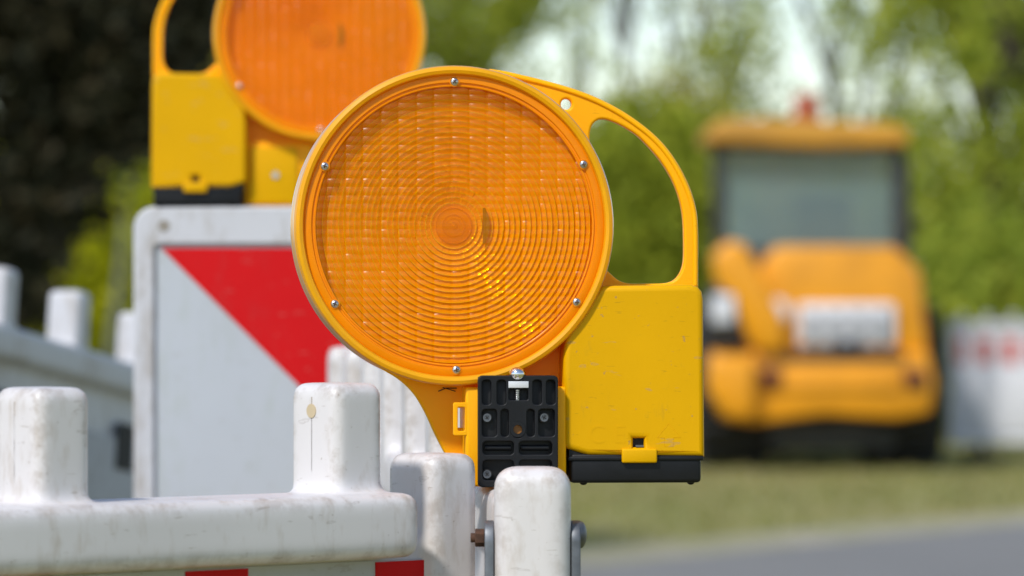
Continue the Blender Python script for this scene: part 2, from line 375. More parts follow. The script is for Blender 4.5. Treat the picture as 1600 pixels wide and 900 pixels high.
def shrub(label, x, y, w_, h_, n_clumps, per, leaf, mat, seed, name='shrub', depth=None, group=None, cat='shrub'):
    g = random.Random(seed); t = thing(name, label, cat, (x, y, 0), 0, group); cs, rs = [], []
    dd = depth or w_
    for k in range(n_clumps):
        u = g.uniform(-1, 1); cs.append((u * w_ / 2, g.uniform(-1, 1) * dd / 2, g.uniform(0.08, 1) * h_ * (1 - 0.35 * u * u))); rs.append(0.28 * h_ * g.uniform(0.6, 1.1))
    mb = MB()
    for c in cs[:16]: mb.tube([(c[0] * 0.4, c[1] * 0.4, -0.05), (c[0] * 0.7, c[1] * 0.7, c[2] * 0.5), c], [0.035, 0.025, 0.008], 5)
    mb.build('stem', M['bark'], t, 60)
    leaves_mesh('foliage', cs, rs, per, leaf, seed=seed, mat=mat, parent=t); return t
def gx(px, D): return (px - 800) / F * D
TG = 'trees standing behind the work site'
tree('tall light green tree, first left of the bare dark trunk', gx(720, 58), 58, 10.5, 0.20, 3.0, 2.3, 36, 240, 0.16, M['leaf_fresh'], 11, 0.2, group=TG, clump=0.7)
tree('thin dark trunked tree showing above the handle of the front lamp', gx(985, 57), 57, 9.5, 0.075, 4.3, 1.0, 12, 110, 0.13, M['leaf_olive'], 12, -0.1, group=TG, clump=0.6)
tree('sparse tree with pale sky gaps above the left edge of the loader cab', gx(1130, 66), 66, 9, 0.12, 3.2, 1.6, 22, 90, 0.15, M['leaf_fresh'], 13, 0.3, group=TG, clump=0.6)
tree('airy tree with pale sky gaps above the right edge of the loader cab', gx(1330, 62), 62, 9.5, 0.12, 3.4, 1.7, 22, 80, 0.15, M['leaf_fresh'], 14, -0.2, group=TG, clump=0.6)
tree('full green tree right of the loader and behind the striped fence', gx(1550, 50), 50, 10, 0.22, 0.8, 1.45, 60, 190, 0.17, M['leaf_fresh'], 15, 0.1, group=TG, clump=0.55)
tree('dense green tree seen through the handle of the front lamp', gx(1000, 52), 52, 3.5, 0.14, 0.6, 1.0, 60, 300, 0.14, M['leaf_mid'], 16, 0.0, group=TG, clump=0.5)
tree('rounded olive tree between the front lamp and the loader cab', gx(1090, 54), 54, 3.6, 0.12, 0.7, 0.9, 50, 260, 0.14, M['leaf_olive'], 17, 0.0, group=TG, clump=0.5)
tree('sparsely leafed tall tree in front of the pale sky, left of the thin dark trunk', gx(905, 72), 72, 10.5, 0.09, 3.2, 1.2, 28, 42, 0.14, M['leaf_fresh'], 31, 0.2, group=TG, clump=0.5)
tree('sparsely leafed tall tree in front of the pale sky, right of the thin dark trunk', gx(1075, 74), 74, 10.5, 0.09, 3.4, 1.3, 28, 42, 0.14, M['leaf_olive'], 32, -0.2, group=TG, clump=0.5)
tree('sparsely leafed tall tree between loader beacon and full green tree', gx(1390, 74), 74, 10.5, 0.09, 3.4, 1.2, 30, 42, 0.14, M['leaf_mid'], 33, 0.2, group=TG, clump=0.5)
shrub('long green hedge behind the wheel loader', gx(1230, 60), 60, 7.5, 3.1, 120, 260, 0.15, M['leaf_mid'], 21, name='hedge', depth=1.4, cat='hedge')
shrub('bright green bush growing low behind the striped fence', gx(1560, 41), 41, 1.7, 1.8, 60, 220, 0.12, M['leaf_fresh'], 22)
shrub('sunlit lime bush behind the grimy fence on the left', gx(150, 26), 26, 1.5, 2.2, 100, 220, 0.07, M['leaf_lime'], 23, depth=0.8)
shrub('low green bush growing behind the beacon board', gx(420, 40), 40, 3.4, 2.3, 80, 220, 0.12, M['leaf_mid'], 24, depth=1.5)
tree('background tree with pale leaves above the beacon board', gx(330, 60), 60, 9, 0.2, 1.4, 2.2, 50, 240, 0.17, M['leaf_olive'], 25, 0.0, group=TG)
# big dark conifer on the left; its low skirt hangs into the picture
def conifer():
    g = random.Random(3); x, y = gx(-220, 19.5), 19.5
    t = thing('conifer_tree', 'huge dark conifer with drooping branches filling the upper left', 'tree', (x, y, 0))
    mb = MB(); mb.tube([(0, 0, -0.1), (0.02, 0, 2.5), (0, 0.05, 3.4), (0, 0, 4.6)], [0.42, 0.34, 0.24, 0.04], 12); cs, rs = [], []
    for k in range(64):
        z = 2.1 + 2.3 * (k / 64) ** 1.1; L = 2.0 * (1 - z / 7.0) + g.uniform(-0.3, 0.2); a = g.uniform(0, 2 * math.pi)
        d = Vector((math.cos(a), math.sin(a), 0)); p1 = d * L + Vector((0, 0, z + g.uniform(0.2, 0.8)))
        p1.z -= 0.15 * L
        mb.tube([(0, 0, z), d * L * 0.5 + Vector((0, 0, z + 0.35)), p1], [0.06, 0.04, 0.012], 5)
        for q in range(7):
            u = 0.3 + 0.75 * q / 6; cs.append(tuple(d * L * u + Vector((g.uniform(-.2, .2), g.uniform(-.2, .2), z + 0.25 - 0.25 * u)))); rs.append(0.42 * g.uniform(0.7, 1.2))
    # low drooping boughs that reach over the fence
    for (px, py) in ((40, 60), (120, 30), (200, 40), (280, 30), (60, 180), (205, 190), (110, 300), (60, 365), (150, 190), (220, 150), (30, 300), (80, 285), (15, 390), (250, 90), (320, 10), (20, 460)):
        for D in (18.3, 19.2, 20.2):
            p = W(px + g.uniform(-18, 18), py + g.uniform(-18, 18), D) - Vector((x, y, 0)); cs.append(tuple(p)); rs.append(0.17)
        mb.tube([(0, 0, p.z + 0.5), p * 0.6 + Vector((0, 0, p.z * 0.4 + 0.25)), p], [0.05, 0.03, 0.01], 5)
    mb.build('trunk', M['bark'], t, 60)
    leaves_mesh('crown', cs, rs, 165, 0.085, seed=4, mat=M['leaf_dark'], parent=t)
conifer()
# a thin young trunk leaning behind the left fence
sap = thing('sapling', 'thin grey sapling leaning between dark conifer and beacon board', 'tree', (gx(172, 23), 23, 0))
mb = MB(); mb.tube([(-0.05, 0, -0.05), (0, 0, 0.9), (0.05, 0, 1.3), (0.10, 0, 1.9)], [0.03, 0.027, 0.022, 0.01], 8); mb.build('trunk', plain('grey green bark', (0.16, 0.17, 0.13), 0.9), sap, 60)
leaves_mesh('crown', [(0.12, 0, 1.8), (0.2, 0.1, 2.0), (0.0, 0.1, 2.0), (0.12, -0.1, 2.2)], [0.18] * 4, 50, 0.07, seed=9, mat=M['leaf_fresh'], parent=sap)
# grass tufts
def grass():
    g = np.random.default_rng(8); N = 26000
    y = g.uniform(21, 42, N); x = g.uniform(-6, 7, N)
    a, b = Vector((0.515, 20.8)), Vector((2.755, 24.5)); d = (b - a).normalized()
    off = (x - a.x) * -d.y + (y - a.y) * d.x
    k = off > 0.7; x, y = x[k], y[k]; N = len(x)
    th = g.uniform(0, 2 * np.pi, N); h = g.uniform(0.02, 0.06, N); wv = 0.012
    P = np.stack([x, y, np.zeros(N)], 1); u = np.stack([np.cos(th), np.sin(th), np.zeros(N)], 1) * wv
    tip = P + np.stack([g.normal(0, .03, N), g.normal(0, .03, N), h], 1)
    V = np.stack([P - u, P + u, tip], 1).reshape(-1, 3)
    me = bpy.data.meshes.new('grass'); me.vertices.add(3 * N); me.vertices.foreach_set('co', V.ravel())
    me.loops.add(3 * N); me.loops.foreach_set('vertex_index', np.arange(3 * N, dtype=np.int32))
    me.polygons.add(N); me.polygons.foreach_set('loop_start', np.arange(0, 3 * N, 3, dtype=np.int32)); me.polygons.foreach_set('loop_total', np.full(N, 3, dtype=np.int32))
    me.update(); o = link('grass', me, leaf_mat('grass blades', [(0.20, 0.23, 0.04), (0.31, 0.29, 0.085), (0.42, 0.35, 0.17)])); tag(o, 'short patchy grass between road and wheel loader', 'grass', kind='stuff')
grass()

# ------------------------------------------------------------------ wheel loader
def loader():
    D = 32.0; s = F / D; cx = 1287
    X = lambda px, y=0.0: (px - 800) / F * (D + y) - (cx - 800) / s
    Z = lambda py, y=0.0: H + (HZ - py) / F * (D + y)
    t = thing('wheel_loader', 'yellow wheel loader with glazed cab parked on the grass', 'wheel loader', (gx(cx, D), D, 0))
    P = lambda px, y, py: (X(px, y), y, Z(py, y))
    # rear counterweight with round lower corners
    mb = MB(); mb.prism([(X(1112), Z(548)), (X(1450), Z(548)), (X(1462), Z(600)), (X(1455), Z(645)), (X(1400), Z(655)), (X(1290), Z(648)), (X(1180), Z(662)), (X(1130), Z(655)), (X(1105), Z(610))], 0.0, 1.0, 0.03)
    mb.box(P(1290, 0.0, 600), (1.0, 0.05, 0.10), 0.02)
    cw = mb.build('counterweight', M['loader'], t)
    for px in (1205, 1428): MB().box(P(px, -0.03, 590), (0.14, 0.06, 0.12), 0.02).build('tail_light', M['taillight'], t)
    mb = MB(); mb.prism([(X(1178), Z(550)), (X(1190), Z(420)), (X(1215), Z(385)), (X(1400), Z(385)), (X(1440), Z(425)), (X(1452), Z(550))], 0.05, 1.3, 0.035)
    hd = mb.build('engine_hood', M['loader'], t)
    mb = MB(); mb.box(P(1323, 0.02, 508), (0.68, 0.06, 0.30), 0.03)
    gr = mb.build('grille', M['pale'], hd)
    mb = MB()
    for k in range(4): mb.box(P(1323 + (k - 1.5) * 34, -0.02, 512), (0.05, 0.03, 0.20), 0.01)
    mb.box(P(1323, -0.022, 540), (0.22, 0.03, 0.06), 0.01); mb.build('grille_bar', M['loader_dark'], gr)
    mb = MB(); mb.cyl(P(1215, 0.08, 487), P(1215, -0.02, 487), 0.09, n=20, bev=0.02); mb.build('work_light', M['pale'], hd)
    mb = MB(); mb.box(P(1320, 0.03, 556), (0.84, 0.10, 0.06), 0.01); mb.build('hood_gap_shade', M['loader_dark'], hd)  # dark bar standing in for the shaded gap under the hood
    # side fender beam on the left
    mb = MB(); mb.prism([(X(1112), Z(400)), (X(1135), Z(376)), (X(1165), Z(382)), (X(1225), Z(500)), (X(1228), Z(550)), (X(1180), Z(550)), (X(1118), Z(440))], -0.1, 0.35, 0.05)
    mb.build('fender', M['loader'], t)
    mb = MB(); mb.box(P(1133, -0.0, 492), (0.26, 0.2, 0.40), 0.06); lampb = mb.build('light_box', M['loader_dark'], t)
    mb = MB(); mb.box(P(1130, -0.11, 484), (0.16, 0.05, 0.20), 0.02); mb.build('light_lens', M['pale'], lampb)
    mb = MB(); mb.prism([(X(1105), Z(555)), (X(1180), Z(555)), (X(1180), Z(655)), (X(1135), Z(655)), (X(1105), Z(610))], -0.14, 0.1, 0.05); mb.build('bumper', M['loader'], t)
    # cab
    cab = MB()
    for px in (1122, 1404):
        for y in (0.75, 1.95): cab.box(P(px, y, 308), (0.085, 0.09, 0.86), 0.015)
    for y in (0.75, 1.95):
        cab.box(P(1265, y, 228), (1.36, 0.07, 0.06), 0.01); cab.box(P(1265, y, 396), (1.36, 0.07, 0.08), 0.01)
    cab.box(P(1265, 1.35, 480), (1.34, 1.3, 0.75), 0.03)
    cb = cab.build('cab', M['loader_dark'], t)
    mb = MB(); mb.box(P(1265, 0.76, 311), (1.26, 0.012, 0.70)); mb.build('rear_window', M['glass'], cb)
    mb = MB(); mb.box(P(1265, 1.96, 311), (1.26, 0.012, 0.70)); mb.build('front_window', M['glass'], cb)
    for px in (1121, 1405):
        mb = MB(); mb.box(P(px, 1.35, 311), (0.012, 1.1, 0.70)); mb.build('side_window', M['glass'], cb)
    mb = MB(); mb.box(P(1285, 1.25, 355), (0.42, 0.14, 0.5), 0.06); mb.box(P(1285, 1.45, 392), (0.4, 0.5, 0.14), 0.05); mb.box(P(1288, 1.25, 338), (0.16, 0.1, 0.16), 0.04); mb.build('seat', M['seat'], cb)
    mb = MB(); mb.prism([(X(a, 0.55), Z(b, 0.55)) for a, b in ((1106, 222), (1106, 200), (1125, 186), (1200, 184), (1400, 194), (1422, 205), (1424, 226), (1290, 230))], 0.55, 2.15, 0.03); rf = mb.build('roof', M['roof'], t)
    mb = MB(); mb.cyl(P(1261, 1.2, 190), P(1261, 1.2, 172), 0.10, n=20); mb.cyl(P(1261, 1.2, 172), P(1261, 1.2, 146), 0.105, 0.08, n=20, bev=0.02); mb.build('beacon', M['beacon'], rf)
    mb = MB(); mb.cyl(P(1412, 0.5, 420), P(1412, 0.5, 250), 0.045, n=16); mb.build('exhaust_pipe', M['loader_dark'], t)
    # chassis and wheels
    mb = MB(); mb.box(P(1285, 1.3, 672), (0.9, 1.9, 0.25), 0.03); mb.box(P(1285, 3.0, 650), (0.5, 2.2, 0.35), 0.03); mb.build('chassis', M['loader_dark'], t)
    wheel = None
    for px, y in ((1140, 0.85), (1408, 0.85), (1170, 3.1), (1395, 3.1)):
        wr = 0.56
        if wheel is None:
            mb = MB(); mb.lathe([(0.26, -0.25), (0.50, -0.28), (0.55, -0.22), (0.56, 0), (0.55, 0.22), (0.50, 0.28), (0.26, 0.25)], 48, 'X')
            for k in range(22):
                for sd in (-1, 1):
                    a = 2 * math.pi * (k + 0.25 * sd) / 22
                    mb.box((sd * 0.13, 0.56 * math.cos(a), 0.56 * math.sin(a)), (0.26, 0.06, 0.05), 0.01, 2, Matrix.Rotation(a, 4, 'X'))
            wheel = mb.build('wheel', M['tyre'], t)
            mb = MB(); mb.lathe([(0.05, -0.12), (0.27, -0.2), (0.275, 0.2), (0.05, 0.12)], 32, 'X'); mb.build('rim', M['loader'], wheel); q = wheel
        else: q = copy_tree(wheel, t)
        q.location = (X(px, y), y, 0.58)
loader()

# ------------------------------------------------------------------ moulded barrier sections
def voxel_body(boxes, voxel, smooth, extra=None):
    """boxes fused into one moulding with soft, filleted joins"""
    mb = MB()
    for c, d, b in boxes: mb.box(c, d, b, 4)
    me = mb.me('body'); o = bpy.data.objects.new('b', me); COL.objects.link(o)
    r = o.modifiers.new('r', 'REMESH'); r.mode = 'VOXEL'; r.voxel_size = voxel; r.use_smooth_shade = True
    s = o.modifiers.new('s', 'SMOOTH'); s.factor = 0.5; s.iterations = smooth
    bpy.context.view_layer.update()
    out = bpy.data.meshes.new_from_object(o.evaluated_get(bpy.context.evaluated_depsgraph_get()))
    bpy.data.objects.remove(o); bpy.data.meshes.remove(me); return out
def split_above(me, cuts):
    """cuts: list of (x0, x1, z0); returns the rest and one mesh per cut"""
    outs = []; src = bmesh.new(); src.from_mesh(me)
    def part(test):
        b = src.copy(); bmesh.ops.delete(b, geom=[f for f in b.faces if not test(f.calc_center_median())], context='FACES')
        m2 = bpy.data.meshes.new('p'); b.to_mesh(m2); b.free()
        for p in m2.polygons: p.use_smooth = True
        return m2
    inside = lambda c, k: k[0] <= c.x <= k[1] and c.z > k[2]
    rest = part(lambda c: not any(inside(c, k) for k in cuts))
    for k in cuts: outs.append(part(lambda c, k=k: inside(c, k)))
    src.free(); return rest, outs
def barrier(label, loc, rz, L, ups, stubs, white, group, stripe=0.0825, phase=0.0, up_top=1.111, up_w=0.050, up_t=0.050, voxel=0.004, smooth=7, tilt=0.0, rail_x=None, seam=True, board=(0.72, 0.995), rail_front=0.012, stub_top=1.06, spots=(), sheet_x=None, sheets=True, reds=None, red=None, silver=None):
    t = thing('barrier', label, 'barrier', loc, rz, group); t.rotation_euler = (0, tilt, rz)
    rx0, rx1 = rail_x or (0, L)
    bx = [(((rx0 + rx1) / 2, -rail_front / 2, 1.019), (rx1 - rx0, 0.052 + rail_front, 0.042), 0.009), ((L / 2, 0.004, 0.58), (L, 0.026, 0.86), 0.006), ((L / 2, 0.002, 0.175), (L, 0.046, 0.05), 0.012), ((L / 2, 0.002, 0.69), (L, 0.044, 0.03), 0.01)]
    for u in ups: bx.append(((u, 0.0, (1.0 + up_top) / 2), (up_w, up_t, up_top - 1.0), 0.008))
    for u in stubs: bx.append(((u, 0.004, (0.14 + stub_top) / 2), (up_w, 0.05, stub_top - 0.14), 0.009))
    me = voxel_body(bx, voxel, smooth)
    rest, outs = split_above(me, [(u - up_w, u + up_w, 1.062) for u in ups])
    body = link('body', rest, white, t)
    for m2, u in zip(outs, ups):
        o = link('upright', m2, white, t)
        if seam:
            mb = MB(); mb.box((u - up_w / 2 + 0.0006, 0.0, 1.073), (0.0012, 0.0010, 0.058)); mb.build('seam', plain_seam, o, None)
        for (v, col) in spots:
            if abs(v - u) < 1e-6:
                mb = MB(); mb.cyl((u - up_w / 2 - 0.0006, 0.0, 1.093), (u - up_w / 2 + 0.003, 0.0, 1.093), 0.0046, n=18); mb.build('plug', col, o)
    # reflective boards under the rail: alternating silver and red fields
    if sheets:
        x0, x1 = sheet_x or (0.03, L - 0.03); y = -0.0105
        ps = MB(); ps.box(((x0 + x1) / 2, y, sum(board) / 2), (x1 - x0, 0.0016, board[1] - board[0]))
        sh = ps.build('reflective_board', silver or M['sheet'], t, None)
        if reds is None:
            reds, x = [], x0 + phase - 2 * stripe
            while x < x1: reds.append((x, x + stripe)); x += 2 * stripe
        for a, b in reds:
            a, b = max(a, x0 + 0.001), min(b, x1 - 0.001)
            if b > a + 0.004: MB().box(((a + b) / 2, y - 0.0013, sum(board) / 2), (b - a, 0.0012, board[1] - board[0] - 0.002)).build('red_stripe', red or M['red'], sh, None)
    for u in (0.12 * L, 0.88 * L):
        mb = MB(); mb.box((u, 0.0, 0.05), (0.16, 0.62, 0.10), 0.02); mb.box((u, 0.0, 0.12), (0.045, 0.05, 0.08), 0.008); mb.build('foot', M['rubber'], t)
    return t
plain_seam = plain('mould seam grime', (0.36, 0.30, 0.25), 0.8)
plug_mat = plain('sand coloured plug', (0.55, 0.44, 0.28), 0.6)
# section in front on the left: its rail runs from the lower left corner back to its end post
phi = R(42)
D2 = 2.955; a0 = W(526, 597, D2); dv = Vector((math.cos(phi), math.sin(phi), 0))
nv = Vector((math.sin(phi), -math.cos(phi), 0))
def s_at(px, o=0.0):     # distance along the rail, measured from the second upright, on a face o metres in front
    k = (px - 800) / F; p = a0 + nv * o; return (k * p.y - p.x) / (dv.x - k * dv.y)
sL, sE, sR = s_at(66), s_at(682), s_at(637, 0.03)
off = 1.90 - sE          # the section is 1.9 m long up to its end post
loc = (a0.x - dv.x * off, a0.y - dv.y * off, 0)
pitch = -sL; ups = [off + k * pitch for k in range(-7, 1) if off + k * pitch > 0.05]
barA = barrier('white barrier section with two uprights, its rail crossing the lower left corner', loc, phi, off + sE + 0.028, ups, [0.03, off + sE], M['white'], 'white plastic barrier sections', stripe=0.118, phase=0.0, rail_x=(0.01, off + sR), sheet_x=(0.05, off + s_at(677, 0.011)), reds=[(off + s_at(a, 0.0118), off + s_at(b, 0.0118)) for a, b in ((587, 675.5), (290, 387), (-6, 90), (-310, -205), (-620, -510))], voxel=0.003, smooth=4, up_t=0.049, up_w=0.042, spots=[(off, plug_mat)], stub_top=1.0635, rail_front=0.02)
# section that runs away behind the front lamp
bd = Vector((-0.155 - 0.0133, 4.45 - 2.985, 0)); LB = bd.length; pb = math.atan2(bd.y, bd.x)
locB = (0.0133 + 0.0, 2.985, 0)
upsB = [LB - 0.03 - 0.2 * k for k in range(6)]
barB = barrier('white barrier section running away behind the front lamp, steel straps on its end', locB, pb, LB + 0.05, upsB, [LB], M['white'], 'white plastic barrier sections', stripe=0.12, voxel=0.004, smooth=6, sheet_x=(0.08, LB - 0.05), up_top=1.122, up_w=0.05, up_t=0.054, seam=False, spots=[(upsB[0], M['redspot']), (upsB[3], M['redspot'])], rail_x=(-0.0, LB), rail_front=0.0)
# its end post, strapped on in steel
ep = thing('end_post', 'rounded white end post with steel straps below the black bracket', 'post', (W(832, 727, 2.93).x, 2.93, 0))
mb_me = voxel_body([((0, 0, 0.555), (0.0495, 0.046, 1.005), 0.013)], 0.003, 5)
link('body', mb_me, M['white'], ep)
zt = W(0, 813, 2.93).z
for sx in (-1, 1):
    st = MB(); xx = sx * 0.0278
    pts = rrect(-0.014, 0.014, zt - 0.45, zt, 0.0135, 6)
    me = curve_mesh([pts], 0.003, 0.0008); me.transform(Matrix.Rotation(R(90), 4, 'Z')); me.transform(Matrix.Translation((xx, 0, 0)))
    so_ = link('strap', me, M['galv'], ep, 35)
    zb = W(0, 840, 2.93).z
    mb = MB()
    if sx < 0:
        mb.cyl((xx - 0.0028, -0.002, zb), (xx - 0.0092, -0.002, zb), 0.0058, n=6, bev=0.0006); mb.cyl((xx - 0.009, -0.002, zb), (xx - 0.0120, -0.002, zb), 0.0030, n=12)
        mb.build('bolt', M['rust'], so_)
    else:
        mb.dome((xx + 0.003, -0.002, zb + 0.002), (1, 0, 0), 0.0088, 0.0042); mb.build('bolt', M['galv'], so_)
link('foot', MB().box((0, 0, 0.04), (0.14, 0.3, 0.08), 0.015).me('foot'), M['rubber'], ep)
# grimy section far left, its shade put in by a grey panel
gD0, gD1 = 5.55, 6.1
p0 = W(110, 455, 5.75); yawD = R(69)
ddv = Vector((math.cos(yawD), math.sin(yawD), 0))
upD = 1.1; tiltD = R(8.0)
oD = p0 - ddv * (upD * math.cos(tiltD)); lift = p0.z - (1.111 * math.cos(tiltD) - upD * math.sin(tiltD))
barD = barrier('grimy barrier section with shade-grey panel leaning behind the beacon board', (oD.x - 1.111 * math.sin(tiltD) * ddv.x, oD.y - 1.111 * math.sin(tiltD) * ddv.y, lift), yawD, 2.0, [0.3, 0.5, 0.7, 0.9, 1.1, 1.3, 1.5, 1.7], [0.03, 1.97], M['white_far'], 'white plastic barrier sections', voxel=0.004, smooth=2, tilt=tiltD, sheets=False, seam=False, up_w=0.038, up_t=0.046, rail_front=0.0)
MB().box((1.0, -0.013, 0.57), (1.9, 0.006, 0.74), 0.002).build('shade_panel', M['white_shade'], barD)  # added sheet, its grey stands in for shade on the fence
for xs, zs in ((1.25, 0.93), (1.42, 0.90), (1.06, 0.90), (0.9, 0.93)):
    MB().box((xs, -0.0165, zs), (0.05, 0.002, 0.06), 0.0).build('slot', M['cavity'], barD, None)
# far striped fence sections right of the loader
for k, (lab, px) in enumerate((('far white barrier section with red striped board beside the loader', 1482),)):
    barE = barrier(lab, (gx(px, 33.5), 33.5, 0.0), R(4), 2.1, [0.1 + 0.19 * q for q in range(11)], [0.03, 2.07], M['pale'], 'white plastic barrier sections', stripe=0.095, voxel=0.012, smooth=2, seam=False, board=(0.74, 0.94), rail_front=0, red=M['red_far'], silver=M['pale'])
    MB().box((1.05, -0.015, 0.45), (1.9, 0.02, 0.45), 0.006).build('lower_panel', M['pale'], barE)

# ------------------------------------------------------------------ beacon board
def beacon_board():
    D = 4.57; s = F / D
    cx = 404; t = thing('beacon_board', 'white beacon board with red diagonal field carrying the rear lamp', 'traffic beacon', (gx(cx, D), D, 0))
    X = lambda px: (px - cx) / s
    Z = lambda py: H + (HZ - py) / s
    hw = 0.126; zt = Z(322); zb = zt - 1.0
    me = curve_mesh([rrect(-hw, hw, zb, zt, 0.022, 6)], 0.018, 0.006, 3); me.transform(Matrix.Translation((0, 0.018, 0)))
    fr = link('board', me, M['white_far'], t, 40)
    x0, x1, z1, z0 = X(246), hw - 0.024, Z(386), zb + 0.04
    # raised rim round the sheet
    me = curve_mesh([rrect(-hw + 0.001, hw - 0.001, zb + 0.001, zt - 0.001, 0.021, 6), rrect(x0 - 0.003, x1 + 0.003, z0 - 0.003, z1 + 0.003, 0.006, 3)], 0.004, 0.002, 2); me.transform(Matrix.Translation((0, -0.002, 0)))
    link('rim', me, M['white_far'], t, 40)
    sh = MB().box(((x0 + x1) / 2, -0.0008, (z0 + z1) / 2), (x1 - x0, 0.0016, z1 - z0)).build('reflective_sheet', M['sheet'], t, None)
    def clip(poly, n, c):
        out = []
        for i, a in enumerate(poly):
            b = poly[(i + 1) % len(poly)]; da = a[0] * n[0] + a[1] * n[1] - c; db = b[0] * n[0] + b[1] * n[1] - c
            if da >= 0: out.append(a)
            if da * db < 0: q = da / (da - db); out.append((a[0] + q * (b[0] - a[0]), a[1] + q * (b[1] - a[1])))
        return out
    for k in range(3):      # bands falling to the right at 45 degrees
        c = (x0 + 0.003) + z1 - 0.54 * k
        e = 0.001
        poly = [(x0 + e, z0 + e), (x1 - e, z0 + e), (x1 - e, z1 - e), (x0 + e, z1 - e)]
        poly = clip(poly, (1, 1), c); poly = clip(poly, (-1, -1), -(c + 0.25))
        if len(poly) > 2: MB().prism(poly, -0.0028, -0.0016).build('red_band', M['red'], sh, None)
    MB().cyl((X(257), -0.0065, Z(353)), (X(257), 0.0, Z(353)), 0.006, n=16).build('rivet', plain('rivet grime', (0.25, 0.22, 0.18), 0.6), t)
    mb = MB(); mb.box((0, 0.018, zb / 2 + 0.03), (0.06, 0.03, zb - 0.02), 0.006); mb.build('stem', M['galv'], t)
    mb = MB(); mb.box((0, 0.018, 0.05), (0.40, 0.80, 0.10), 0.02); mb.build('foot', M['rubber'], t)
    return zt
zt_board = beacon_board()

